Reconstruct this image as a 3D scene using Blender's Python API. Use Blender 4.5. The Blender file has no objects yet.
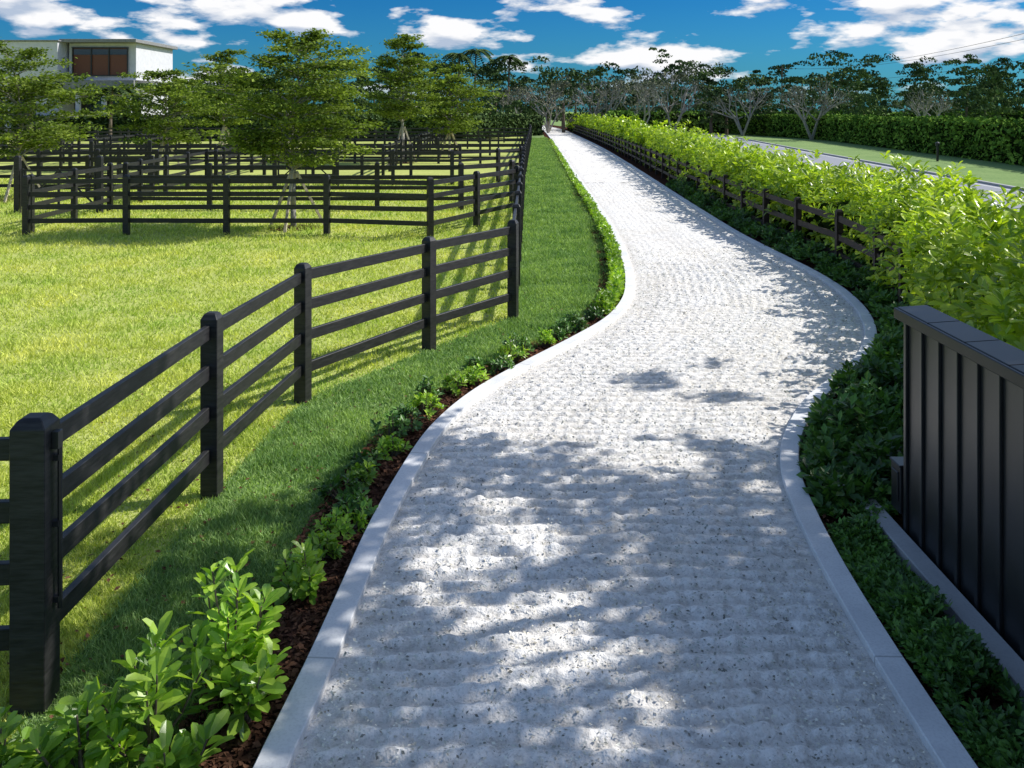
import bpy, math, random
import numpy as np
from mathutils import Vector
random.seed(7); rng=np.random.default_rng(7)
sc=bpy.context.scene
sc.view_settings.view_transform='Standard'; sc.view_settings.look='None'; sc.view_settings.exposure=0

# ------------------------------------------------------------ helpers
def link(ob,parent=None):
    sc.collection.objects.link(ob)
    if parent: ob.parent=parent
    return ob
def empty(name,loc=(0,0,0)):
    e=bpy.data.objects.new(name,None); e.empty_display_size=.3; e.location=loc; link(e); return e
def mk(name,V,F,mat,smooth=False,parent=None,uv=None):
    V=np.asarray(V,dtype=np.float32); F=np.asarray(F,dtype=np.int32)
    me=bpy.data.meshes.new(name); k=F.shape[1]
    me.vertices.add(len(V)); me.vertices.foreach_set('co',V.ravel())
    me.loops.add(F.size); me.polygons.add(len(F))
    me.loops.foreach_set('vertex_index',F.ravel())
    me.polygons.foreach_set('loop_start',np.arange(0,F.size,k,dtype=np.int32))
    me.update(calc_edges=True)
    me.polygons.foreach_set('use_smooth',np.full(len(me.polygons),smooth,dtype=bool))
    if uv is not None:
        l=me.uv_layers.new(name='UVMap'); l.data.foreach_set('uv',np.asarray(uv,dtype=np.float32)[F.ravel()].ravel())
    me.materials.append(mat)
    return link(bpy.data.objects.new(name,me),parent)
class Acc:
    def __init__(s): s.v=[]; s.f=[]
    def add(s,v,f):
        o=len(s.v); s.v+= [tuple(p) for p in v]; s.f+=[tuple(i+o for i in q) for q in f]
    def box(s,c,d,rz=0):
        x,y,z=[a/2 for a in d]; co,si=math.cos(rz),math.sin(rz)
        v=[]
        for dz in(-z,z):
            for dx,dy in((-x,-y),(x,-y),(x,y),(-x,y)):
                v.append((c[0]+dx*co-dy*si,c[1]+dx*si+dy*co,c[2]+dz))
        s.add(v,[(3,2,1,0),(4,5,6,7),(0,1,5,4),(1,2,6,5),(2,3,7,6),(3,0,4,7)])
    def beam(s,a,b,w,h):
        a=Vector(a);b=Vector(b);d=(b-a).normalized(); side=d.cross(Vector((0,0,1)))
        if side.length<1e-3: side=Vector((1,0,0))
        side.normalize(); up=side.cross(d)
        v=[]
        for p in(a,b):
            for i,j in((-1,-1),(1,-1),(1,1),(-1,1)): v.append(p+side*(i*w/2)+up*(j*h/2))
        s.add(v,[(0,1,2,3),(7,6,5,4),(0,4,5,1),(1,5,6,2),(2,6,7,3),(3,7,4,0)])
    def tube(s,a,b,r0,r1,n=6):
        a=Vector(a);b=Vector(b);d=(b-a)
        if d.length<1e-5: return
        d.normalize(); x=d.orthogonal().normalized(); y=d.cross(x); v=[]
        for p,r in((a,r0),(b,r1)):
            for i in range(n):
                t=2*math.pi*i/n; v.append(p+x*(r*math.cos(t))+y*(r*math.sin(t)))
        s.add(v,[(i,(i+1)%n,n+(i+1)%n,n+i) for i in range(n)]+[tuple(range(n,2*n)),tuple(range(n-1,-1,-1))])
    def post(s,x,y,w,h,rz=0,z0=-.05):
        co,si=math.cos(rz),math.sin(rz); v=[]
        for z,k in((z0,1),(h-.05,1),(h-.012,.72),(h,.5)):
            for dx,dy in((-1,-1),(1,-1),(1,1),(-1,1)):
                a=dx*w/2*k;b=dy*w/2*k; v.append((x+a*co-b*si,y+a*si+b*co,z))
        f=[]
        for r in range(3):
            for i in range(4):
                f.append((r*4+i,r*4+(i+1)%4,r*4+4+(i+1)%4,r*4+4+i))
        f.append((12,13,14,15)); s.add(v,f)
    def obj(s,name,mat,parent=None,smooth=False,bevel=0):
        me=bpy.data.meshes.new(name); me.from_pydata(s.v,[],s.f); me.update(); me.materials.append(mat)
        if smooth:
            for p in me.polygons: p.use_smooth=True
        ob=link(bpy.data.objects.new(name,me),parent)
        if bevel:
            m=ob.modifiers.new('b','BEVEL'); m.width=bevel; m.segments=1; m.limit_method='ANGLE'
        return ob
def vnoise(x,y,seed=0):
    x=np.asarray(x,float);y=np.asarray(y,float)
    xi=np.floor(x).astype(np.int64); yi=np.floor(y).astype(np.int64); fx=x-xi; fy=y-yi
    def h(a,b):
        n=(a*374761393+b*668265263+seed*982451653)&0x7fffffff
        n=((n^(n>>13))*1274126177)&0x7fffffff
        return ((n^(n>>16))&0xffff)/65535.
    fx=fx*fx*(3-2*fx); fy=fy*fy*(3-2*fy)
    return (h(xi,yi)*(1-fx)+h(xi+1,yi)*fx)*(1-fy)+(h(xi,yi+1)*(1-fx)+h(xi+1,yi+1)*fx)*fy
def crv(pts):
    p=np.array(sorted(pts,key=lambda a:a[1]),float); X=p[:,0];Y=p[:,1]
    m=np.gradient(X,Y)
    def f(y):
        y=np.asarray(y,float); i=np.clip(np.searchsorted(Y,y)-1,0,len(Y)-2)
        h=Y[i+1]-Y[i]; t=np.clip((y-Y[i])/h,0,1)
        return (2*t**3-3*t**2+1)*X[i]+(t**3-2*t**2+t)*h*m[i]+(-2*t**3+3*t**2)*X[i+1]+(t**3-t**2)*h*m[i+1]
    return f
def norm(a): return a/np.maximum(np.linalg.norm(a,axis=-1,keepdims=True),1e-9)
def rdir(n): return norm(rng.normal(size=(n,3)))
T_Q=(np.array([(-.5,0,0),(0,.3,.05),(.5,0,0),(0,-.3,.05)]),np.array([(0,1,2,3)]))
T_L=(np.array([(0,0,0),(.62,0,-.03),(1,0,-.1),(.3,.13,.03),(.65,.22,.05),(.92,.14,-.02),(.3,-.13,.03),(.65,-.22,.05),(.92,-.14,-.02)]),
     np.array([(0,3,4,1)[::-1],(1,4,5,2)[::-1],(0,1,7,6)[::-1],(1,2,8,7)[::-1]]))
T_M=(np.array([(0,0,0),(.55,.26,.03),(1,0,-.08),(.55,-.26,.03)]),np.array([(0,3,2,1)]))
def leafmesh(P,D,N,S,T=T_Q):
    P=np.asarray(P); D=norm(D); N=N-(N*D).sum(1,keepdims=True)*D; N=norm(N); B=np.cross(N,D)
    tv,tf=T; S=np.broadcast_to(np.asarray(S,float),(len(P),))[:,None,None]
    V=P[:,None,:]+S*(tv[None,:,0:1]*D[:,None,:]+tv[None,:,1:2]*B[:,None,:]+tv[None,:,2:3]*N[:,None,:])
    k=len(tv); F=tf[None]+(np.arange(len(P))*k)[:,None,None]
    return V.reshape(-1,3),F.reshape(-1,4)
def merge(L):
    V=[];F=[];o=0
    for v,f in L: V.append(v);F.append(f+o);o+=len(v)
    return np.concatenate(V),np.concatenate(F)
def sprigs(P,U,k,size,T=T_L,spread=.9,jit=.25):
    n=len(P); U=norm(U); A=norm(np.cross(U,rdir(n))); B=np.cross(U,A); out=[]
    ph=rng.uniform(0,6.28,n)
    for i in range(k):
        a=ph+i*2.4; lift=rng.uniform(.25,1.0,n)[:,None]
        R=A*np.cos(a)[:,None]+B*np.sin(a)[:,None]
        D=norm(R*spread+U*lift+rng.normal(size=(n,3))*jit*.6)
        N=U-R*.3+rng.normal(size=(n,3))*jit
        s=size*rng.uniform(.65,1.15,n)
        out.append(leafmesh(P+R*(s*.06)[:,None]-U*(i*.10*size),D,N,s,T))
    return merge(out)

# ------------------------------------------------------------ materials
class Sh: pass
def newmat(name,rough=.8,spec=.3):
    m=bpy.data.materials.new(name); m.use_nodes=True; nt=m.node_tree; p=nt.nodes['Principled BSDF']; w=Sh()
    if rough>=.79:
        d=nt.nodes.new('ShaderNodeBsdfDiffuse'); nt.links.new(d.outputs[0],nt.nodes['Material Output'].inputs['Surface']); nt.nodes.remove(p)
        w.inputs={'Base Color':d.inputs['Color'],'Normal':d.inputs['Normal']}; w.outputs=d.outputs
    else:
        p.inputs['Roughness'].default_value=rough; p.inputs['Specular IOR Level'].default_value=spec
        w.inputs={'Base Color':p.inputs['Base Color'],'Normal':p.inputs['Normal']}; w.outputs=p.outputs
    return m,nt,w
def noise(nt,vec,scale,detail=2,rough=.6,dist=0):
    n=nt.nodes.new('ShaderNodeTexNoise'); n.inputs['Scale'].default_value=scale; n.inputs['Detail'].default_value=detail
    n.inputs['Roughness'].default_value=rough; n.inputs['Distortion'].default_value=dist
    if vec: nt.links.new(vec,n.inputs['Vector'])
    return n.outputs['Fac']
def ramp(nt,fac,stops):
    r=nt.nodes.new('ShaderNodeValToRGB'); e=r.color_ramp.elements
    while len(e)<len(stops): e.new(.5)
    for i,(p,c) in enumerate(stops): e[i].position=p; e[i].color=(*c,1)
    nt.links.new(fac,r.inputs['Fac']); return r.outputs['Color']
def mixc(nt,fac,a,b,mode='MIX'):
    n=nt.nodes.new('ShaderNodeMix'); n.data_type='RGBA'; n.blend_type=mode
    for s,v in((0,fac),(6,a),(7,b)):
        if isinstance(v,(int,float)): n.inputs[s].default_value=v
        elif isinstance(v,tuple): n.inputs[s].default_value=(*v,1)
        else: nt.links.new(v,n.inputs[s])
    return n.outputs[2]
def math_(nt,op,a,b=0.):
    n=nt.nodes.new('ShaderNodeMath'); n.operation=op
    for i,v in enumerate((a,b)):
        if isinstance(v,(int,float)): n.inputs[i].default_value=v
        else: nt.links.new(v,n.inputs[i])
    return n.outputs[0]
def mrange(nt,v,a,b,c=0.,d=1.):
    n=nt.nodes.new('ShaderNodeMapRange'); nt.links.new(v,n.inputs[0])
    for i,x in enumerate((a,b,c,d)): n.inputs[i+1].default_value=x
    return n.outputs[0]
def pos(nt): return nt.nodes.new('ShaderNodeNewGeometry').outputs['Position']
def bump(nt,b,h,strength=.5,dist=.02):
    n=nt.nodes.new('ShaderNodeBump'); n.inputs['Strength'].default_value=strength; n.inputs['Distance'].default_value=dist
    nt.links.new(h,n.inputs['Height']); nt.links.new(n.outputs[0],b.inputs['Normal'])
def leafmat(name,ca,cb,rough=.9,tr=.3,spec=.4,patch=1.2,lo=(.62,.66,.6),hi=(1.2,1.15,1.),det=0):
    m,nt,b=newmat(name,rough,spec); g=nt.nodes.new('ShaderNodeNewGeometry')
    c=ramp(nt,g.outputs['Random Per Island'],[(0,ca),(.8,cb),(1,tuple(min(1,x*1.3) for x in cb))])
    nz=noise(nt,g.outputs['Position'],patch,det)
    c2=mixc(nt,1.,c,ramp(nt,nz,[(.3,lo),(.7,hi)]),'MULTIPLY')
    nt.links.new(c2,b.inputs['Base Color'])
    if tr>0:
        t=nt.nodes.new('ShaderNodeBsdfTranslucent'); nt.links.new(mixc(nt,1.,c2,(1.3,1.4,.5),'MULTIPLY'),t.inputs['Color'])
        mx=nt.nodes.new('ShaderNodeMixShader'); mx.inputs[0].default_value=tr
        nt.links.new(b.outputs[0],mx.inputs[1]); nt.links.new(t.outputs[0],mx.inputs[2])
        nt.links.new(mx.outputs[0],nt.nodes['Material Output'].inputs['Surface'])
    return m
def plain(name,ca,cb,scale=8,rough=.8,bs=.3,bd=.01,spec=.3,stretch=None):
    m,nt,b=newmat(name,rough,spec); p=pos(nt)
    if stretch:
        mp=nt.nodes.new('ShaderNodeMapping'); mp.inputs['Scale'].default_value=stretch; nt.links.new(p,mp.inputs[0]); p=mp.outputs[0]
    n=noise(nt,p,scale,2); nt.links.new(ramp(nt,n,[(.3,ca),(.7,cb)]),b.inputs['Base Color'])
    if bs>.25: bump(nt,b,n,bs,bd)
    return m
def grassmat(name,dark,mid,lite):
    m,nt,b=newmat(name,.9,.1); p=pos(nt)
    n1=noise(nt,p,.35,1); n2=noise(nt,p,5,2,.7); n3=noise(nt,p,60,1,.8)
    c=ramp(nt,n1,[(.3,mid),(.7,lite)])
    c=mixc(nt,mrange(nt,n2,.35,.7,0,.45),c,dark)
    c=mixc(nt,mrange(nt,n3,.4,.7,0,.5),c,dark)
    nt.links.new(c,b.inputs['Base Color']); return m
M_ground=grassmat('lawn_green',(.10,.17,.07),(.25,.36,.14),(.32,.43,.17))
M_pad=grassmat('paddock_turf',(.25,.31,.08),(.50,.56,.16),(.62,.64,.21))
M_blade1=leafmat('turf_blade_yellow',(.35,.42,.10),(.66,.70,.21),.9,.3,.2,.7,(.68,.82,.66),(1.15,1.06,1.),2)  # yellower blades for the paddock turf
M_blade2=leafmat('turf_blade_green',(.15,.27,.10),(.38,.53,.22),.9,.3,.2,.9,(.6,.7,.62),(1.2,1.12,1.),2)
M_fence=plain('black_stained_wood',(.010,.010,.011),(.034,.033,.033),7,.48,.4,.005,.4,(1,1,7))
M_fence2=plain('dark_brown_wood',(.016,.012,.011),(.04,.028,.025),6,.6,.1,.004)
M_mulch=plain('mulch',(.032,.017,.013),(.11,.054,.038),40,.95,1,.03)
M_chip=leafmat('mulch_chip',(.045,.021,.015),(.18,.09,.06),.9,0,.1)
M_bark=plain('bark',(.09,.07,.055),(.22,.18,.14),12,.9,.2,.02)
M_palebark=plain('pale_bark',(.24,.23,.21),(.44,.41,.37),10,.9,.2,.02)
M_stake=plain('timber_stake',(.45,.38,.28),(.64,.56,.44),10,.8,.1)
M_clusia=leafmat('clusia_leaf',(.20,.34,.03),(.54,.66,.07),.32,.35,.5)
M_clusia_n=leafmat('clusia_leaf_young',(.16,.34,.04),(.40,.58,.08),.32,.35,.5)
M_core=plain('foliage_shadow',(.01,.018,.006),(.025,.042,.012),6,1,0)  # near-black colour standing in for the shade deep inside hedges
M_cover=leafmat('groundcover_leaf',(.035,.10,.025),(.12,.26,.05),.4,.2,.4)
M_tree=leafmat('tree_leaf',(.08,.13,.03),(.26,.34,.08),.9,.3,.3,.9)
M_bg=leafmat('distant_leaf',(.035,.065,.03),(.10,.15,.06),.9,0,.1,.10,(.5,.55,.55),(1.3,1.25,1.05))
M_bg2=leafmat('distant_leaf_grey',(.10,.115,.085),(.21,.22,.16),.9,0,.1,.2)
M_hedge2=leafmat('trimmed_hedge_leaf',(.07,.16,.03),(.20,.33,.06),.9,0,.2,.5)
M_black=plain('black_painted_panel',(.012,.013,.015),(.020,.022,.024),3,.36,.15,.003,.5)
M_roof=plain('black_roof_metal',(.008,.009,.011),(.014,.015,.018),3,.42,.1,.002,.4)
M_white=plain('white_render',(.58,.58,.62),(.66,.66,.70),2,.8,.1)
M_greyst=plain('grey_stone',(.2,.2,.21),(.3,.3,.3),4,.8,.1)
M_glass,_n,_b=newmat('window_glass',.08,.8); _b.inputs['Base Color'].default_value=(.02,.025,.03,1)
M_wood,_n,_b=newmat('warm_interior',.5,.4); _b.inputs['Base Color'].default_value=(.16,.055,.03,1)
M_asph=plain('asphalt',(.29,.30,.33),(.37,.38,.41),20,.85,.1,.01)
M_paint=plain('road_paint',(.6,.6,.58),(.75,.75,.72),20,.8,.1)

M_kerb,nt,b=newmat('kerb_concrete',.8,.3); p=pos(nt)
uvn=nt.nodes.new('ShaderNodeUVMap'); sx=nt.nodes.new('ShaderNodeSeparateXYZ'); nt.links.new(uvn.outputs[0],sx.inputs[0])
fr=math_(nt,'FRACT',math_(nt,'DIVIDE',sx.outputs[1],3.0))
jt=mrange(nt,math_(nt,'ABSOLUTE',math_(nt,'SUBTRACT',fr,.5)),.497,.499,0,1)
n1=noise(nt,p,2.5,4); n2=noise(nt,p,60,1)
c=ramp(nt,n1,[(.3,(.68,.685,.69)),(.7,(.86,.86,.855))])
c=mixc(nt,mrange(nt,n2,.45,.7,0,.28),c,(.48,.48,.48)); c=mixc(nt,math_(nt,'MULTIPLY',jt,.5),c,(.18,.18,.18))
nt.links.new(c,b.inputs['Base Color'])

M_path,nt,b=newmat('crushed_shell_footing',.95,.15); p=pos(nt)
vo=nt.nodes.new('ShaderNodeTexVoronoi'); vo.inputs['Scale'].default_value=24; nt.links.new(p,vo.inputs['Vector'])
sv=nt.nodes.new('ShaderNodeSeparateColor'); nt.links.new(vo.outputs['Color'],sv.inputs[0])
n1=noise(nt,p,.9,2); n2=noise(nt,p,12,3,.78); n3=noise(nt,p,55,2,.75)
c=ramp(nt,n2,[(.32,(.58,.55,.50)),(.5,(.90,.875,.83)),(.68,(.97,.95,.91))])
c=mixc(nt,.3,c,ramp(nt,sv.outputs[0],[(0,(.32,.32,.33)),(.25,(.82,.80,.77)),(1,(.97,.96,.94))]))
c=mixc(nt,mrange(nt,n1,.4,.7,0,.25),c,(.80,.71,.58))
c=mixc(nt,mrange(nt,n3,.53,.72,0,.5),c,(.24,.23,.215))
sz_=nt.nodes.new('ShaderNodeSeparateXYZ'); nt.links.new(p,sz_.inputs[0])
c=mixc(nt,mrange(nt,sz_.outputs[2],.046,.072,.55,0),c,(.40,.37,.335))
nt.links.new(c,b.inputs['Base Color'])
bump(nt,b,n2,.85,.03)

# ------------------------------------------------------------ camera, light, sky
CH=3.14
cd=bpy.data.cameras.new('camera'); cam=link(bpy.data.objects.new('camera',cd)); sc.camera=cam
cam.location=(0,0,CH); cam.rotation_euler=(math.radians(90),0,0); cd.lens=31.64; cd.sensor_width=36; cd.shift_y=-.2676; cd.clip_end=3000; cd.clip_start=.05
EL=math.radians(42); AZ=math.atan2(.95,.3)
S=Vector((math.sin(AZ)*math.cos(EL),math.cos(AZ)*math.cos(EL),math.sin(EL)))
sd=bpy.data.lights.new('sun','SUN'); sd.energy=5; sd.angle=math.radians(.5); sd.color=(1,.965,.91)
so=link(bpy.data.objects.new('sun',sd)); so.rotation_euler=S.to_track_quat('Z','Y').to_euler(); so.location=(20,10,30)
w=bpy.data.worlds.new('World'); sc.world=w; w.use_nodes=True; nt=w.node_tree; bg=nt.nodes['Background']; bg.inputs[1].default_value=.15
try: w.cycles.sampling_method='NONE'
except Exception: pass
sk=nt.nodes.new('ShaderNodeTexSky'); sk.sky_type='NISHITA'; sk.sun_disc=False; sk.sun_elevation=EL; sk.sun_rotation=AZ; sk.air_density=1.; sk.dust_density=.8; sk.ozone_density=1.5
tc=nt.nodes.new('ShaderNodeTexCoord'); sx=nt.nodes.new('ShaderNodeSeparateXYZ'); nt.links.new(tc.outputs['Generated'],sx.inputs[0])
az=math_(nt,'ARCTAN2',sx.outputs[0],sx.outputs[1]); el=sx.outputs[2]
tint=ramp(nt,el,[(0,(.09,.38,.64)),(.13,(.035,.27,.57)),(.38,(1.,1.,1.))])
sky=mixc(nt,1.,sk.outputs[0],tint,'MULTIPLY')
nt.links.new(sky,bg.inputs[0])
def cl(off,det):
    cb=nt.nodes.new('ShaderNodeCombineXYZ'); nt.links.new(math_(nt,'MULTIPLY',az,8.5),cb.inputs[0])
    nt.links.new(math_(nt,'MULTIPLY',math_(nt,'ADD',el,off),26.),cb.inputs[1]); cb.inputs[2].default_value=7.3
    return noise(nt,cb.outputs[0],1.,det,.54,0)
a=cl(0,7); a2=cl(.013,3)
mask=mrange(nt,a,.495,.565); lit=mrange(nt,math_(nt,'SUBTRACT',a,a2),-.09,.04)
ccol=mixc(nt,lit,(3.1,3.7,4.7),(6.6,6.6,6.7))
mask=math_(nt,'MULTIPLY',mask,mrange(nt,el,.01,.035))
bg2=nt.nodes.new('ShaderNodeBackground'); bg2.inputs[1].default_value=.15; nt.links.new(mixc(nt,mask,sky,ccol),bg2.inputs[0])
ms=nt.nodes.new('ShaderNodeMixShader'); band=math_(nt,'MULTIPLY',math_(nt,'GREATER_THAN',el,0.),math_(nt,'LESS_THAN',el,.22))
nt.links.new(band,ms.inputs[0]); nt.links.new(bg.outputs[0],ms.inputs[1]); nt.links.new(bg2.outputs[0],ms.inputs[2]); nt.links.new(ms.outputs[0],nt.nodes['World Output'].inputs['Surface'])

# ------------------------------------------------------------ path, kerbs, beds
Lp=[(-1.3,-4),(-1.24,2.),(-1.193,4.295),(-1.147,4.87),(-1.10,5.77),(-1.06,6.57),(-.951,7.64),(-.785,8.70),(-.45,9.74),(.12,10.87),(.775,12.03),(1.34,13.14),(1.76,14.49),(2.03,16.15),(2.27,18.84),(2.51,23.55),(2.66,29.75),(2.88,40.4),(3.4,62.8),(4.2,101),(4.5,149),(2,190)]
Rp=[(2.16,-4),(2.16,2),(2.16,4.295),(2.17,4.79),(2.19,5.33),(2.24,6.14),(2.32,6.89),(2.42,7.54),(2.57,8.07),(2.84,8.70),(3.33,9.58),(3.86,10.28),(4.40,11.08),(4.88,12.03),(5.27,13.14),(5.62,14.87),(5.75,16.62),(5.73,18.59),(5.67,21.74),(5.78,26.17),(6.03,33.25),(6.49,45.6),(7.2,67.3),(7.75,101),(7.9,141),(5.4,190)]
Lf=crv(Lp); Rf=crv(Rp)
YS=np.concatenate([-4+.12*np.arange(200),20+.4*np.arange(75),50+1.5*np.arange(93)])
def offset(f,sgn,wd):
    X=f(YS); k=np.ones(5)/5; Xs=np.convolve(np.pad(X,2,'edge'),k,'valid'); g=np.gradient(Xs,YS)
    n=np.stack([np.ones_like(g),-g],1); n/=np.linalg.norm(n,axis=1)[:,None]
    return np.stack([Xs,YS],1)+sgn*wd*n
def strip(name,prof,f,sgn,mat):
    rows=[]
    arc=np.concatenate([[0],np.cumsum(np.hypot(np.diff(f(YS)),np.diff(YS)))])
    uv=[]
    for d,z in prof:
        p=offset(f,sgn,d); rows.append(np.column_stack([p,np.full(len(p),z)])); uv.append(np.column_stack([np.full(len(p),d),arc]))
    V=np.concatenate(rows); n=len(YS); F=[]
    i=np.arange(n-1)
    for r in range(len(prof)-1):
        q=np.stack([r*n+i,(r+1)*n+i,(r+1)*n+i+1,r*n+i+1],1)
        F.append(q if sgn>0 else q[:,::-1])
    return mk(name,V,np.concatenate(F),mat,uv=np.concatenate(uv))
prof=[(0,-.05),(0,.096),(.006,.102),(.154,.102),(.16,.096),(.16,-.05)]
strip('path_kerb',prof,Lf,1,M_kerb); strip('path_kerb',prof,Rf,-1,M_kerb)
Li=offset(Lf,1,.15); Ri=offset(Rf,-1,.15)
Lin=lambda y:np.interp(y,Li[:,1],Li[:,0]); Rin=lambda y:np.interp(y,Ri[:,1],Ri[:,0])
def pathgrid(ys,nx,far=False):
    a=Lin(ys)[:,None];b2=Rin(ys)[:,None]; t=np.linspace(0,1,nx)[None]
    X=a+(b2-a)*t; Y=np.broadcast_to(ys[:,None],X.shape)
    u=t*(b2-a)
    if far: Z=.055+.034*rng.random(X.shape)*np.clip(np.minimum(t,1-t)*12,0,1)
    else:
        ph=Y/.155+.6*vnoise(X*1.1,Y*.8,3)+.3*vnoise(X*5,Y*4,5)
        row=(.5+.5*np.sin(2*np.pi*ph))**1.2
        col=.55+.45*np.sin(2*np.pi*(u/.15+.35*vnoise(Y*1.5,X*2,6)))
        lump=.5*vnoise(u*8,Y*7,8)+.5*col*vnoise(u*5,Y*6,18)*1.6
        env=.6+.4*vnoise(X*1.1,Y*.6,2)
        Z=.052+env*(.046*row*(.2+.9*lump))+.012*vnoise(X*24,Y*22,4)+.008*vnoise(X*50,Y*46,9)-.012*vnoise(u*3.1,Y*.4,12)
        edge=np.minimum(t,1-t)*3.2; Z=.055+(Z-.055)*np.clip(edge*4,0,1)
    n,m=X.shape; V=np.column_stack([X.ravel(),Y.ravel(),Z.ravel()])
    i,j=np.meshgrid(np.arange(n-1),np.arange(m-1),indexing='ij'); k=(i*m+j).ravel()
    return V,np.stack([k,k+1,k+m+1,k+m],1)
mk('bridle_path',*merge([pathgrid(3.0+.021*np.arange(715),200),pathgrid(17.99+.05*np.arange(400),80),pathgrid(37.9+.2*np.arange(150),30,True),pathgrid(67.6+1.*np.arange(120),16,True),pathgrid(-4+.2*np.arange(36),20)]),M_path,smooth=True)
strip('mulch_bed',[(.0,.02),(-.2,.045),(-.4,.03),(-.47,-.01)],Lf,1,M_mulch)
strip('mulch_bed',[(.0,.02),(-.35,.04),(-1.0,.03),(-2.9,.01)],Rf,-1,M_mulch)
def chips(n,f,sgn,lo,hi,y0,y1):
    y=y0*(y1/y0)**rng.uniform(0,1,n); d=rng.uniform(lo,hi,n); x=f(y)-sgn*d
    P=np.column_stack([x,y,.035+.03*rng.random(n)]); D=rdir(n)*[1,1,.35]; N=rdir(n)*.5+[0,0,1]
    return leafmesh(P,D,N,rng.uniform(.02,.06,n))
mk('mulch_chips',*merge([chips(14000,Lf,1,.02,.48,3.8,34),chips(7000,Rf,-1,.02,1.1,3.8,16)]),M_chip)
M_shell=leafmat('shell_fragment',(.22,.215,.21),(.92,.90,.87),.9,0)
n=18000; y=3.8*(20/3.8)**rng.random(n); x=Lin(y)+.03+rng.random(n)*(Rin(y)-Lin(y)-.06); P=np.column_stack([x,y,.066+.032*rng.random(n)])
mk('shell_fragments',*leafmesh(P,rdir(n)*[1,1,.3],rdir(n)*.6+[0,0,1],rng.uniform(.010,.032,n)*(.8+y*.03)),M_shell)

# ------------------------------------------------------------ ground sheets
n=60; g=np.linspace(-1,1,n); gx,gy=np.meshgrid(np.sign(g)*np.abs(g)**2*1500,np.sign(g)*np.abs(g)**2*1500+20)
V=np.column_stack([gx.ravel(),gy.ravel(),np.zeros(n*n)]); i,j=np.meshgrid(np.arange(n-1),np.arange(n-1),indexing='ij'); k=(i*n+j).ravel()
mk('ground',V,np.stack([k,k+1,k+n+1,k+n],1),M_ground)
FL=[(-2.517,4.75),(-2.434,7.30),(-2.25,9.68),(-1.086,11.78),(.015,13.46)]
y=13.46
while y<115:
    y+=2.44; FL.append((float(np.interp(y,[13.46,20.2,40.4,94,120],[.03,.16,.54,2.0,2.2])),y))
FR=[(-9.8,4.1),(-7.35,4.3),(-4.93,4.52)]
def poly(name,pts,z,mat):
    a=Acc(); a.v=[(x,y,z) for x,y in pts]; a.f=[tuple(range(len(pts)))]; o=a.obj(name,mat)
    if o.data.polygons[0].normal.z<0: o.data.flip_normals()
    return o
poly('paddock_lawn',[(-90,3.9),(-9.8,4.0)]+FL+[(-90,116)],.004,M_pad)
rl=[(12.3,-30),(12.8,12),(13.6,35),(15.6,67),(19.5,110),(20.5,190)]; rr=[(18.8,-30),(19.0,15),(19.9,35),(22.3,67),(26,110),(28,190)]
poly('road',rl+rr[::-1],.008,M_asph)
for e_ in(rl,rr):
    a=Acc()
    for p,q in zip(e_[:-1],e_[1:]): a.beam((p[0],p[1],.04),(q[0],q[1],.04),.18,.12)
    a.obj('road_kerb',M_kerb)
poly('road_edge_line',[(x+.4,y) for x,y in rl]+[(x+.52,y) for x,y in rl[::-1]],.012,M_paint)
poly('road_edge_line',[(x-.4,y) for x,y in rr]+[(x-.52,y) for x,y in rr[::-1]],.012,M_paint)

FX=lambda y:np.interp(y,[p[1] for p in FL],[p[0] for p in FL])
def blades(n,y0,y1,inside):
    y=y0*(y1/y0)**rng.uniform(0,1,n)
    if inside: x=FX(y)+.02-rng.uniform(0,1,n)*(y*.6+1.5+FX(y)).clip(1.5)
    else:
        a=FX(y); b_=Lf(y)-.41; x=a+rng.random(n)*(b_-a)+rng.normal(size=n)*.02
        x=np.where(rng.random(n)<.07,b_+.14*rng.random(n)*vnoise(y*5,0*y,2)+.02,x)
    s=(.5+y/9)
    h=rng.uniform(.025,.055,n)*np.minimum(.8+.05*y,2.2)*(.5+1.*vnoise(x*2,y*2,1)); wd=.004*s*1.3
    an=rng.uniform(0,6.28,n); dx=np.cos(an);dy=np.sin(an); lean=rng.normal(size=(n,2))*.6*h[:,None]
    P=np.column_stack([x,y,np.full(n,.003)]); W=np.column_stack([dx,dy,0*dx])*wd[:,None]
    T=P+np.column_stack([lean,h]); V=np.stack([P-W,P+W,T],1).reshape(-1,3)
    return V,np.arange(3*n).reshape(-1,3)
mk('paddock_grass',*blades(180000,4.4,42,True),M_blade1)
mk('verge_grass',*blades(150000,3.9,100,False),M_blade2)
n=800; y=4.5*(16/4.5)**rng.random(n); x=Lf(y)-.6-rng.random(n)*(y*.35)
mk('fallen_leaves',*leafmesh(np.column_stack([x,y,np.full(n,.04)]),rdir(n)*[1,1,.3],rdir(n)*.5+[0,0,1],rng.uniform(.02,.05,n)),M_chip)

# ------------------------------------------------------------ fences
def fence(name,pts,mat,h=1.5,rails=(.36,.70,1.03,1.35),pw=.14,side=1,corner=None,bev=0):
    a=Acc()
    n=len(pts)
    for i,(x,y) in enumerate(pts):
        q=pts[min(i+1,n-1)]; p=pts[max(i-1,0)]; rz=math.atan2(q[1]-p[1],q[0]-p[0])
        w_=pw; hh=h+random.uniform(-.02,.02)
        if corner and i in corner: w_=corner[i][0]; hh=corner[i][1]; rz=0.05
        a.post(x,y,w_,hh,rz)
    for p,q in zip(pts[:-1],pts[1:]):
        p=Vector((*p,0));q=Vector((*q,0)); d=(q-p).normalized(); s=Vector((-d.y,d.x,0))*side*.012
        for r in rails:
            j=random.uniform(-.01,.01)
            a.beam(p+s+Vector((0,0,r+j))+d*.03,q+s+Vector((0,0,r-j))-d*.03,.045,.115)
    return a.obj(name,mat,bevel=bev)
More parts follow.
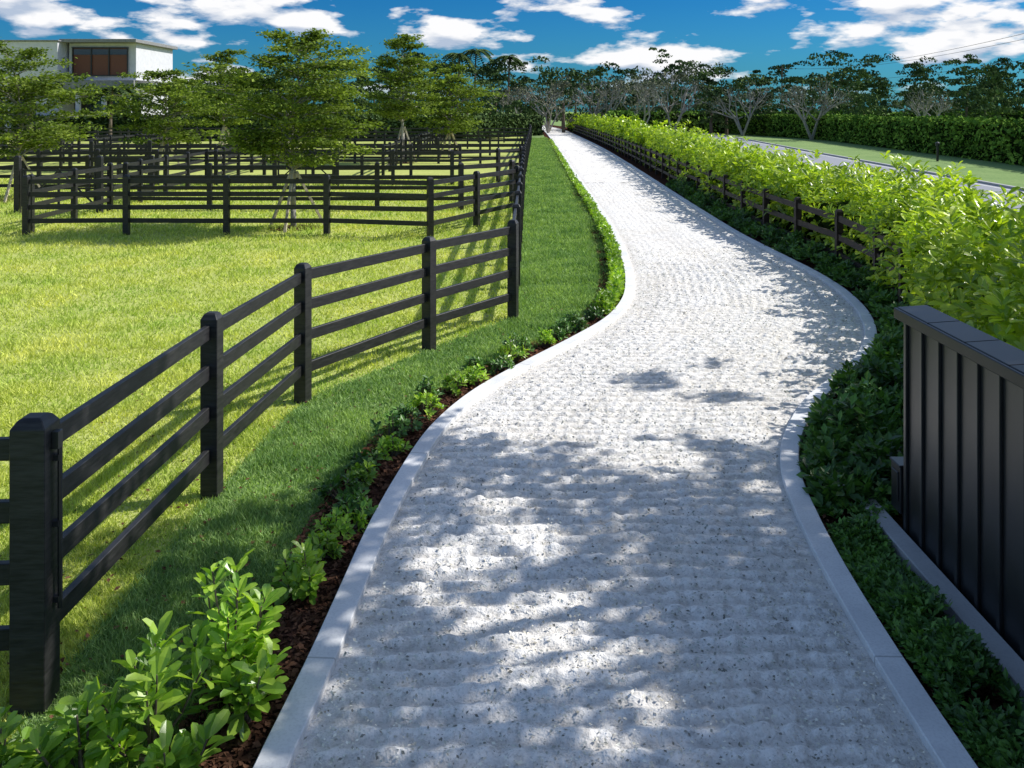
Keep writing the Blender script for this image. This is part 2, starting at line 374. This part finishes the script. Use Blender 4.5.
def seg(a,b,n): return [(a[0]+(b[0]-a[0])*i/n,a[1]+(b[1]-a[1])*i/n) for i in range(n+1)]
fence('paddock_fence',FR+FL,M_fence,corner={3:(.18,1.53)},bev=.004)
fence('paddock_fence',seg((-12.2,22.6),(-4.65,22.6),3)+[(-2.0,22.0),(-.95,24.2),(.15,26.6)],M_fence)
fence('paddock_fence',seg((-12.3,23),(-13.4,55),13),M_fence)
fence('paddock_fence',seg((-12.1,28.2),(-1.6,28.2),4)+[(.0,30)],M_fence)
fence('paddock_fence',seg((-32,33),(-13.2,33),8),M_fence)
fence('paddock_fence',seg((-32,37.5),(-2.5,37.5),12)+[(-.6,39),(.4,41)],M_fence)
fence('paddock_fence',seg((-38,44),(-2.5,43.3),15),M_fence)
fence('paddock_fence',seg((-46,53),(.6,52.7),19),M_fence)
fence('paddock_fence',seg((-50,63),(.9,62),21),M_fence)
fence('paddock_fence',seg((-56,73),(1.4,72.6),23),M_fence)
fence('paddock_fence',seg((-60,87),(1.7,86.6),25),M_fence)
fence('paddock_fence',seg((-6.2,43.3),(-6.6,86),17),M_fence)
fence('paddock_fence',seg((-24,33),(-27,73),16),M_fence)
def gate(x,y,rz):
    a=Acc(); co,si=math.cos(rz),math.sin(rz); W=2.2
    P=lambda d,z:(x+d*co,y+d*si,z)
    for z in(.25,.5,.75,1.0,1.3): a.beam(P(0,z),P(W,z),.04,.06)
    for d in(0,W/2,W): a.beam(P(d,.2),P(d,1.36),.06,.05)
    a.beam(P(0,.25),P(W/2,1.3),.03,.05); a.beam(P(W/2,1.3),P(W,.25),.03,.05)
    a.post(x-.15*co,y-.15*si,.16,1.75,rz); a.post(x+(W+.15)*co,y+(W+.15)*si,.16,1.75,rz)
    a.obj('paddock_gate',M_fence)
gate(-14.9,27.4,.0); gate(-9.5,36.6,0.1); gate(-19,41,.2)
a=Acc(); 
a.box((-2.405,4.76,1.40),(.035,.05,.09)); a.tube((-2.40,4.78,.5),(-2.40,4.78,1.38),.013,.013,8)
for z in(.55,.95,1.3): a.box((-2.413,4.78,z),(.03,.045,.03))
a.obj('gate_latch_rod',M_black)
RFp=[(5.75,13.2),(6.1,15.0)]
yy=15.0
while yy<125:
    yy+=2.35; RFp.append((float(Rf(yy))+.55,yy))
fence('roadside_fence',RFp,M_fence2,h=1.22,rails=(.35,.7,1.05),pw=.13)

# ------------------------------------------------------------ hedges
HX=crv([(4.6,3.6),(4.7,7),(5.1,8.5),(5.75,10.5),(6.3,12.5),(6.7,14),(7.05,16.5),(7.15,24),(7.4,33),(8.0,45),(8.7,67),(9.3,101),(9.5,146)])
def hedge_pts(n,y0,y1,inner=.12):
    y=y0*(y1/y0)**rng.uniform(0,1,n)
    ph=rng.uniform(.0,math.pi,n); hx=HX(y); top=np.interp(y,[4,14,20,50,120],[1.35,1.48,1.40,1.8,2.0])+.42*vnoise(y*1.1,hx*0,5)+.25*vnoise(y*3.1,hx*0,6); wd=.72+.25*vnoise(y*1.6,ph*1.2,7)
    c=np.cos(ph);s=np.abs(np.sin(ph)); cx=np.sign(c)*np.abs(c)**.6; sz=s**.5
    r=1-inner*rng.random(n)**1.5*2+.09*rng.normal(size=n)
    P=np.column_stack([hx+wd*cx*r,y,top*sz*r]); U=np.column_stack([c*.8,rng.normal(size=n)*.25,s*1.+.35])
    k=P[:,2]>.1; return P[k],norm(U[k])
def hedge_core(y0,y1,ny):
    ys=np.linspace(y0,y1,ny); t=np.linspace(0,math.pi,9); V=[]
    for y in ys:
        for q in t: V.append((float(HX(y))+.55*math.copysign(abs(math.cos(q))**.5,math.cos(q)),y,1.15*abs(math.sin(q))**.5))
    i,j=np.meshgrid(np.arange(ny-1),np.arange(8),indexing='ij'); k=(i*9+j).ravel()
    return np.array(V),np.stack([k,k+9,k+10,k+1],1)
hd=empty('clusia_hedge')
P,U=hedge_pts(2700,4.6,20); m1=sprigs(P,U,7,.17)
P,U=hedge_pts(3200,20,50); m2=sprigs(P,U,5,.21,T_M)
P,U=hedge_pts(4200,50,146); m3=sprigs(P,U,4,.38,T_Q)
P,U=hedge_pts(560,6,46); k=U[:,2]>.75; P=P[k]; st=P+np.column_stack([rng.normal(size=(len(P),2))*.05,rng.uniform(.08,.32,len(P))])
m4=sprigs(st,np.tile([0,0,1.],(len(st),1)),7,.16)
mk('leaves',*merge([m1,m2,m3,m4]),M_clusia,parent=hd); mk('shade_core',*hedge_core(4.5,146,180),M_core,parent=hd)  # solid dark core under the leaves, inner shade put into its colour
def boxhedge(name,pts,wd,h,n,size,mat):
    e=empty(name); L=[]; a=Acc(); tot=sum((Vector(q)-Vector(p)).length for p,q in zip(pts[:-1],pts[1:]))
    for p,q in zip(pts[:-1],pts[1:]):
        p=Vector(p);q=Vector(q); d=(q-p); ln=d.length; d.normalize(); s=Vector((-d.y,d.x)); m=int(n*ln/tot)
        t=rng.uniform(0,ln,m); f=rng.integers(0,3,m); a_=rng.uniform(-1,1,m)
        u=np.where(f==0,a_,np.where(f==1,1.,-1.))*wd/2; z=np.where(f==0,h,rng.uniform(0,h,m))
        z=z+rng.normal(size=m)*.07+(f==0)*.25*(vnoise(t*.6,0*t,3)-.5); u=u*(1+.12*rng.normal(size=m))
        P=np.column_stack([p.x+d.x*t+s.x*u,p.y+d.y*t+s.y*u,z]); 
        N=np.column_stack([s.x*np.sign(u)*(f>0),s.y*np.sign(u)*(f>0),(f==0)*1.+.4])+rng.normal(size=(m,3))*.5
        L.append(leafmesh(P,rdir(m),N,size*rng.uniform(.6,1.3,m)))
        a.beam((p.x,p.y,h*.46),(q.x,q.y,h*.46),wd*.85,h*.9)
    mk('leaves',*merge(L),mat,parent=e); a.obj('shade_core',M_core,parent=e)  # dark filler block painted as the hedge's inner shade
boxhedge('boundary_hedge',[(26,25),(30,53),(33.5,94),(30,120)],2.0,2.45,26000,.32,M_hedge2)
boxhedge('boundary_hedge',[(-54,98),(-6,96),(3,112)],2,2.4,9000,.48,M_bg)
boxhedge('boundary_hedge',[(11,90),(13.5,118),(34,122),(66,112)],2,2.8,9000,.5,M_hedge2)

def cover(n,y0,y1,size,hgt,k=5,T=T_M):
    y=y0*(y1/y0)**rng.uniform(0,1,n); dm=np.interp(y,[4,6.6,7.2,9,11,13.5,16,44],[.34,.30,1.2,1.55,1.3,.8,.6,.55]); d=.05+rng.random(n)*dm
    x=Rf(y)+d; z=.05+hgt*(.1+.9*vnoise(x*2.6,y*2.6,4))*(.45+.55*rng.random(n))*np.clip(d/.22,.35,1)
    P=np.column_stack([x,y,z]); U=np.column_stack([-.25+.3*rng.normal(size=n),.3*rng.normal(size=n),np.ones(n)])
    kk=vnoise(x*3.3,y*3.3,14)+.25*rng.random(n)>.33
    return sprigs(P[kk],U[kk],k,size,T)
mk('groundcover_plants',*merge([cover(6200,3.8,11,.062,.26),cover(5200,6.9,36,.12,.52)]),M_cover)

def shrub(name,x,y,R,H,size,nstem,k,mat,T=T_L,spread=.9):
    e=empty(name,(x,y,0)); a=Acc(); L=[]
    for i in range(nstem):
        an=random.uniform(0,6.28); rr=R*math.sqrt(random.random()); hh=H*(1-.45*(rr/R)**2)*random.uniform(.6,1.1)
        b0=Vector((random.uniform(-.03,.03),random.uniform(-.03,.03),.02)); tip=Vector((math.cos(an)*rr,math.sin(an)*rr,hh))
        mid=(b0+tip)/2+Vector((math.cos(an),math.sin(an),0))*rr*.15
        a.tube(b0,mid,.009,.007,5); a.tube(mid,tip,.007,.004,5)
        U=(tip-mid).normalized()
        for t_ in (1.,.55,.15)[:(3 if k>6 else 2)]:
            p=mid.lerp(tip,t_); kk=k if t_==1. else max(3,k-3)
            L.append(sprigs(np.array([p]),np.array([U]),kk,size,T,spread=spread if t_==1 else spread*1.4))
    mk('leaves',*merge(L),mat,parent=e); a.obj('stems',M_bark,parent=e)
for (x,y,R,H,s,ns) in [(-1.48,4.75,.24,.78,.13,15),(-1.36,4.55,.16,.5,.13,8),(-1.72,4.32,.27,.58,.135,12),(-1.98,4.12,.22,.42,.135,9),(-2.3,4.02,.24,.40,.135,9),(-1.5,4.05,.22,.32,.135,7)]:
    shrub('clusia_shrub',x,y,R,H,s,ns,7,M_clusia_n,T_L,.75)
shrub('clusia_shrub',-1.33,5.75,.17,.40,.10,12,7,M_clusia_n)
yy=6.25
while yy<14:
    d=.24+random.uniform(-.09,.11); R=random.uniform(.12,.2)
    shrub('bedding_shrub',float(Lf(yy))-d,yy,R,random.uniform(.18,.34),.07,22,6,M_cover if random.random()<.6 else M_clusia_n,T_M)
    yy+=random.uniform(.22,.48)
n=5000; y=13.6*(90/13.6)**rng.random(n); d=rng.uniform(.06,.26,n); x=Lf(y)-d
P=np.column_stack([x,y,.05+.2*rng.random(n)*(.4+vnoise(y*2.2,0*y,3))]); U=np.tile([0,0,1.],(n,1))+rng.normal(size=(n,3))*.4
mk('border_planting',*sprigs(P,U,4,.095,T_M),M_clusia_n)

# ------------------------------------------------------------ black batten-clad enclosure
sh=empty('equipment_enclosure',(0,0,0))
x0,y0=2.83,6.5; x1,y1=2.79,.4; dv=Vector((x1-x0,y1-y0,0)).normalized(); nv=Vector((-dv.y,dv.x,0))
if nv.x<0: nv=-nv
H=1.68; Wd=.15; ln=(Vector((x1,y1,0))-Vector((x0,y0,0))).length; rz=math.atan2(dv.y,dv.x)
c=Vector((x0,y0,0))+dv*ln/2+nv*Wd/2
a=Acc(); a.box((c.x,c.y,H/2+.03),(ln,Wd,H-.06),rz); a.obj('walls',M_black,sh,bevel=.006)
a=Acc(); t=.06
while t<ln:
    p=Vector((x0,y0,0))+dv*t-nv*.010; a.box((p.x,p.y,H/2+.03),(.04,.022,H-.12),rz); t+=.25
p=Vector((x0,y0,0))+nv*Wd/2-dv*.010; a.box((p.x,p.y,H/2+.03),(.022,.04,H-.12),rz)
a.obj('battens',M_black,sh,bevel=.004)
a=Acc()
A=Vector((x0,y0,0))-dv*.04-nv*.035; Bq=A+dv*(ln+.08); Dq=A+nv*(Wd+.07)
t=0; L_=ln+.08
while t<L_-.01:
    t2=min(L_,t+.5)
    tp_=[A+dv*t,A+dv*(t2-.006),Dq+dv*(t2-.006),Dq+dv*t]; zz=[H+.03,H+.03,H+.045,H+.045]
    top=[Vector((q.x,q.y,z)) for q,z in zip(tp_,zz)]; bot=[q-Vector((0,0,.055)) for q in top]
    a.add(top+bot,[(0,1,2,3),(7,6,5,4),(0,4,5,1),(1,5,6,2),(2,6,7,3),(3,7,4,0)]); t=t2
a.beam(A-nv*.012+Vector((0,0,H-.012)),Bq-nv*.012+Vector((0,0,H-.012)),.022,.075)
a.obj('roof_cap',M_roof,sh,bevel=.005)
a=Acc(); p=Vector((x0,y0,0))-dv*.45-nv*.10; q=p+dv*(ln+.5); a.beam(p+Vector((0,0,.07)),q+Vector((0,0,.07)),.14,.14)
a.obj('concrete_footing',M_kerb,sh,bevel=.006)
mb=Acc(); bx,by=2.90,6.64; mb.box((bx,by,.36),(.14,.16,.34)); mb.box((bx,by,.54),(.16,.18,.02)); mb.box((bx-.075,by,.38),(.012,.11,.22)); mb.tube((bx,by,0),(bx,by,.2),.02,.02,8)
mb.obj('utility_box',M_black,bevel=.006)

# ------------------------------------------------------------ paddock trees
def layered_tree(name,x,y,H,R,nl,size,base=.32,stakes=True,seed=1):
    random.seed(seed); e=empty(name,(x,y,0)); a=Acc(); P=[];N=[]
    tp=[Vector((0,0,-.05))]; 
    for i in range(1,9): tp.append(Vector((random.uniform(-.05,.05)*i*.5,random.uniform(-.05,.05)*i*.5,H*i/8.3)))
    r0=.013*H+.015
    for i in range(8): a.tube(tp[i],tp[i+1],r0*(1-i/8.5),r0*(1-(i+1)/8.5),8)
    def trunk(z): 
        f=max(0,min(7.99,z/H*8.3)); i=int(f); return tp[i].lerp(tp[i+1],f-i)
    lev=int(6+H*.8); lim=[]
    for l in range(lev):
        z=H*(base+(1-base)*(l/(lev-1))**1.0*.90); f=min(1,(z/H-base)/(1-base))
        rad=R*((.82+f*.8) if f<.22 else (1. if f<.5 else 1-.82*((f-.5)/.5)**1.25))
        nb=6 if f<.7 else 4
        for b_ in range(nb):
            an=l*2.4+b_*6.283/nb+random.uniform(-.5,.5); rr=rad*random.uniform(.5,1.2); p0=trunk(z-.25)
            rise=rr*random.uniform(.05,.45)+(.35*H*.12 if f>.8 else 0); d=Vector((math.cos(an),math.sin(an),0)); prev=p0; 
            for s_ in range(1,5):
                t=s_/4; q=p0+d*rr*t+Vector((random.uniform(-.07,.07),random.uniform(-.07,.07),rise*math.sin(t*1.7)+.06)); 
                a.tube(prev,q,.02*(1-t)*rr+.007,.02*(1-t)*rr*.7+.005,4)
                prev=q
                lim.append((q,rr,t))
                if t>.3:
                    for sg in (-1,1):
                        if random.random()<.75:
                            s2=Vector((-d.y,d.x,0))*sg*rr*random.uniform(.15,.4)+d*rr*.12+Vector((0,0,random.uniform(-.05,.15))); a.tube(q,q+s2,.006,.003,3); lim.append((q+s2,rr,t))
    per=max(3,nl/len(lim))
    for q,rr,t in lim:
        m=int(per*(.3+t*.95)*random.choice((.25,.6,1.1,1.6,1.9)))
        if m<1: continue
        w_=.075*R+.05*rr
        off=rng.normal(size=(m,3))*[w_,w_,.028*R]
        P.append(np.array(q)+off); N.append(np.tile([0,0,1.],(m,1))+rng.normal(size=(m,3))*.5)
    P=np.concatenate(P);N=np.concatenate(N)
    P[:,2]=np.maximum(P[:,2],H*base*.85)
    mk('foliage',*leafmesh(P,rdir(len(P))*[1,1,.4],N,size*rng.uniform(.6,1.3,len(P))),M_tree,parent=e)
    a.obj('trunk_and_limbs',M_palebark,e,smooth=True)
    if stakes:
        s=Acc(); sz=max(.065,y*.0018)
        for i in range(3):
            an=.5+i*2.094; s.beam((math.cos(an)*.08,math.sin(an)*.08,H*.29),(math.cos(an)*.85,math.sin(an)*.85,0),sz,sz)
        s.box((0,0,H*.27),(.2,.2,.12)); s.obj('support_stakes',M_stake,e)
    ring=Acc(); ring.add([(math.cos(t*.524)*.7,math.sin(t*.524)*.7,.012) for t in range(12)],[tuple(range(12))]); ring.obj('mulch_ring',M_mulch,e)
layered_tree('shade_tree',-5.8,23.9,5.2,1.9,24000,.11,.35,seed=3)
layered_tree('shade_tree',-17.2,31.4,5.3,2.0,16000,.14,seed=4)
layered_tree('shade_tree',-18.8,48.7,5.3,2.5,10000,.20,.28,seed=5)
layered_tree('shade_tree',-6.45,53.3,7.4,2.2,11000,.20,.36,seed=6)
layered_tree('shade_tree',-4.06,58.9,6.0,2.3,8000,.22,.3,seed=8)
layered_tree('shade_tree',-18.8,58.9,7.0,2.0,8000,.22,.34,seed=9)

# ------------------------------------------------------------ tree standing behind the enclosure (its crown dapples the path)
random.seed(21)
ox,oy=8.4,8.2; e=empty('oak_tree',(ox,oy,0))
k1=1/math.tan(EL); sxd=math.sin(AZ)*k1; syd=math.cos(AZ)*k1
N0=6800; gx=rng.uniform(-5.4,2.9,N0); gy=rng.uniform(2.6,11,N0)
ymax=np.interp(gx,[-5.4,-3.4,-2.4,-1.5,-.8,0,1,2.4,2.9],[4.9,5.8,7.0,7.9,8.6,8.2,8.0,8.5,8.7])
edge=ymax+1.1*(vnoise(gx*2.2,gy*0+3,2)-.5)
keep=(gy<edge)&((vnoise(gx*1.9+9,gy*1.3,31)*.6+vnoise(gx*4.5,gy*3,32)*.4)<.69)
for (px,py,rx,ry) in [(.17,5.25,.52,.58),(1.15,7.9,.6,.45),(.1,6.45,.3,.28),(-.62,5.9,.2,.25),(-.15,7.0,.3,.25),(1.9,7.4,.15,.25),(-3.0,5.6,.35,.4),(-2.15,4.4,.8,.45),(-1.9,6.6,.3,.3)]:
    keep&=((gx-px)/rx)**2+((gy-py)/ry)**2>1+.9*(vnoise(gx*6,gy*6,3)-.5)
keep|=(gx>1.0)&(gx<2.8)&(gy>9.2)&(gy<11)&(vnoise(gx*2.5,gy*3,41)>.70)
gx=gx[keep];gy=gy[keep]
hz=5.2+2.4*vnoise(gx*.8,gy*.8,51)+rng.uniform(-.3,.4,len(gx))
CP=np.column_stack([gx+sxd*hz-ox,gy+syd*hz-oy,hz])
m=4; LP=np.repeat(CP,m,0)+rng.normal(size=(len(CP)*m,3))*.085
mk('foliage',*leafmesh(LP,rdir(len(LP)),rdir(len(LP))+[0,0,.4],.18*rng.uniform(.7,1.3,len(LP))),M_bg,parent=e)
a=Acc(); a.tube((0,0,-.1),(-.1,.1,1.6),.24,.19,12); a.tube((-.1,.1,1.6),(0,.1,3.2),.19,.16,12)
idx=rng.choice(len(CP),18,replace=False); st=Vector((0,.1,3.2))
for i in idx:
    q=Vector(CP[i]); mid=st.lerp(q,.5)+Vector((random.uniform(-.3,.3),random.uniform(-.3,.3),.3)); a.tube(st,mid,.06,.03,7); a.tube(mid,q,.03,.008,6)
a.obj('trunk_and_limbs',M_bark,e,smooth=True)

# ------------------------------------------------------------ house
ho=empty('modern_house',(0,12,0)); ho.scale=(1,1,1.05)
a=Acc(); a.box((-61.5,95,5.1),(22,14,10.3)); a.box((-46.4,95.5,8.2),(7.6,11,4.0)); a.box((-47,88.3,.25),(10.5,.5,.5))
for x in(-51.2,-48.3,-45.4,-42.6): a.box((x,88.2,2.4),(.45,.45,4.4))
a.box((-46.8,96,2.4),(8.0,8,4.6))
a.obj('white_walls',M_white,ho,bevel=.03)
a=Acc(); a.box((-46.3,94.8,10.38),(8.6,12.6,.35)); a.box((-46.7,91.5,5.0),(9.8,7.6,.7)); a.box((-61.5,95,10.33),(22.4,14.4,.14)); a.box((-46.7,87.85,5.75),(9.6,.3,.8)); a.obj('roof_slabs',M_greyst,ho,bevel=.02)
a=Acc(); a.box((-46.6,89.97,8.2),(6.2,.1,3.0)); a.obj('upper_window',M_wood,ho)
a=Acc(); a.box((-46.8,91.95,2.5),(7.6,.1,3.6)); 
for x in(-57.5,-54): a.box((x,87.97,2.4),(2.2,.1,3.4))
a.box((-46.6,89.89,9.25),(6.0,.06,.6)); a.obj('glazing',M_glass,ho)
a=Acc()
for x in(-49.7,-47.6,-45.6,-43.5): a.box((x,89.82,8.2),(.12,.1,3.0))
for x in(-50.3,-48.5,-46.7,-44.9,-43.2): a.box((x,91.84,2.5),(.14,.12,3.7))
for z in(6.7,9.7): a.box((-46.6,89.82,z),(6.4,.12,.12))
a.obj('window_frames',M_black,ho)

# ------------------------------------------------------------ distant trees
def crown(x,y,z0,H,R,n,size):
    nc=random.randint(14,24); L=[]; sq=random.uniform(.3,.6); sx_=random.uniform(.8,1.3)
    for i in range(nc):
        an=random.uniform(0,6.28); f=random.random(); r=R*math.sqrt(random.random())*(1.-sq*f); cz=z0+(H-z0)*(.1+.8*f); cr=R*random.uniform(.18,.42)
        m=n//nc; D=rdir(m); D[:,2]=np.abs(D[:,2])*.9-.25; rad=cr*rng.uniform(.6,1.08,m)[:,None]
        P=np.array([x+math.cos(an)*r*sx_,y+math.sin(an)*r,cz])+D*rad*[1.1,1,.7]
        L.append(leafmesh(P,rdir(m),D+rng.normal(size=(m,3))*.6+[0,0,.2],size*rng.uniform(.6,1.4,m)))
    return merge(L)
random.seed(5); L=[]; L2=[]; a=Acc()
def bgt(X,Y,top,R,n=1300,size=.5,lst=L):
    lst.append(crown(X,Y,random.uniform(.3,1.2),top,R,n,size)); a.tube((X,Y,0),(X,Y,top*.5),.25,.12,6)
for Y,sc_ in ((140,1.),(175,1.22)):
    X=-92.
    while X<96:
        z=float(np.interp(X,[-80,-60,-42,-28,-14,-2,14,26,38,60,90],[8,7.8,9.6,9.2,11,9.8,9.8,11.6,10.8,9.8,10]))*sc_*random.choice((.8,.92,1.,1.08,1.2))
        bgt(X*sc_,Y+random.uniform(-9,9),z,random.uniform(2.6,5.4)*sc_,1150,.52)
        X+=random.uniform(2.2,4.8)
for X in np.arange(-48,2,3.8): bgt(X+random.uniform(-1,1),118+random.uniform(-5,5),random.uniform(5.2,8.4),2.9,750,.45)
for X in np.arange(24,72,3.6): bgt(X+random.uniform(-1,1),110+random.uniform(-5,6),random.uniform(4.2,7.4),2.9,800,.45)
for X,z in ((7,8.2),(13,7.6),(19,9.4),(24,9.8),(40,6.6)): bgt(X,124+random.uniform(-4,4),z,random.uniform(2.6,3.8),420,.45,L2)
tl=empty('distant_trees'); mk('foliage',*merge(L),M_bg,parent=tl); mk('grey_foliage',*merge(L2),M_bg2,parent=tl); a.obj('trunks',M_bark,tl)
def bare_tree(X,Y,H,seed,dens=650):
    random.seed(seed); e=empty('bare_tree',(X,Y,0)); a=Acc(); tips=[]
    def br(p,d,l,r,dep):
        q=p+d*l; a.tube(p,q,r,r*.68,4)
        if dep==0: tips.append(q); return
        for i in range(3):
            nd_=(d+Vector((random.gauss(0,.55),random.gauss(0,.55),random.gauss(.12,.3)))).normalized(); br(q,nd_,l*random.uniform(.62,.85),r*.6,dep-1)
    for i in range(4):
        an=i*1.57+random.random(); br(Vector((0,0,0)),Vector((math.cos(an)*.5,math.sin(an)*.5,1)).normalized(),H*.29,.17,3)
    a.obj('branches',M_palebark,e)
    T=np.array([tuple(t) for t in tips]); P=T[rng.integers(0,len(T),dens)]+rng.normal(size=(dens,3))*.4
    mk('foliage',*leafmesh(P,rdir(dens),rdir(dens),.3*rng.uniform(.6,1.3,dens)),M_bg2,parent=e)
for X,Y,H,s in [(4.8,120,9,1),(11.2,112,9.2,2),(15.4,108,9.2,3),(20.3,114,10.2,4),(31.3,94,7.6,5),(46.4,100,7,7),(-.3,128,8.5,8),(27.7,108,8,9)]: bare_tree(X,Y,H,s)
def palm(X,Y,H,seed):
    random.seed(seed); e=empty('palm_tree',(X,Y,0)); a=Acc()
    for i in range(5): a.tube((.05*i*i*.2,0,H*i/5),(.05*(i+1)**2*.2,0,H*(i+1)/5),.2-.02*i,.18-.02*i,7)
    a.obj('trunk',M_bark,e,smooth=True); P=[];D=[];N=[]
    for i in range(18):
        an=i*2.4; up=random.uniform(-.3,1.0); d=Vector((math.cos(an),math.sin(an),0)); s=Vector((-d.y,d.x,0))
        for t in np.linspace(.1,1,10):
            t=float(t); p=Vector((.25,0,H))+d*2.2*t+Vector((0,0,up*1.6*t-1.9*t*t))
            for sg in(-1,1): P.append(p);D.append(d*.5+s*sg-Vector((0,0,.5)));N.append(Vector((0,0,1)))
    P=np.array([tuple(v) for v in P]);D=np.array([tuple(v) for v in D]);N=np.array([tuple(v) for v in N])
    P=P+norm(D)*.3; mk('fronds',*leafmesh(P,D,N+.01,.75),M_bg,parent=e)
palm(-7.6,126,10.9,1); palm(-5.4,129,11.6,2); palm(-.6,132,10.9,3); palm(-43.9,82,5.6,4); palm(-42.4,95,5.4,5)

bx,by=26.,55.; a=Acc(); a.tube((bx,by,0),(bx,by,.95),.07,.07,10); a.tube((bx,by,.95),(bx,by,1.12),.12,.12,10); a.tube((bx,by,1.12),(bx,by,1.2),.15,.03,10); a.obj('bollard_light',M_black)
a=Acc(); pa=Vector((35,52,0)); pb=Vector((45,150,0))
for p,h in((pa,9.),(pb,10.5)):
    a.tube(p,p+Vector((0,0,h)),.15,.1,8); a.beam(p+Vector((-1,0,h-.5)),p+Vector((1,0,h-.5)),.1,.12)
for o,zz in((-.9,-.35),(.9,-.35),(0,-2.0)):
    prev=None
    for i in range(17):
        t=i/16; q=pa.lerp(pb,t)+Vector((o,0,9+1.5*t+zz-1.2*4*t*(1-t)))
        if prev: a.tube(prev,q,.018,.018,4)
        prev=q
a.obj('utility_line',M_bark)
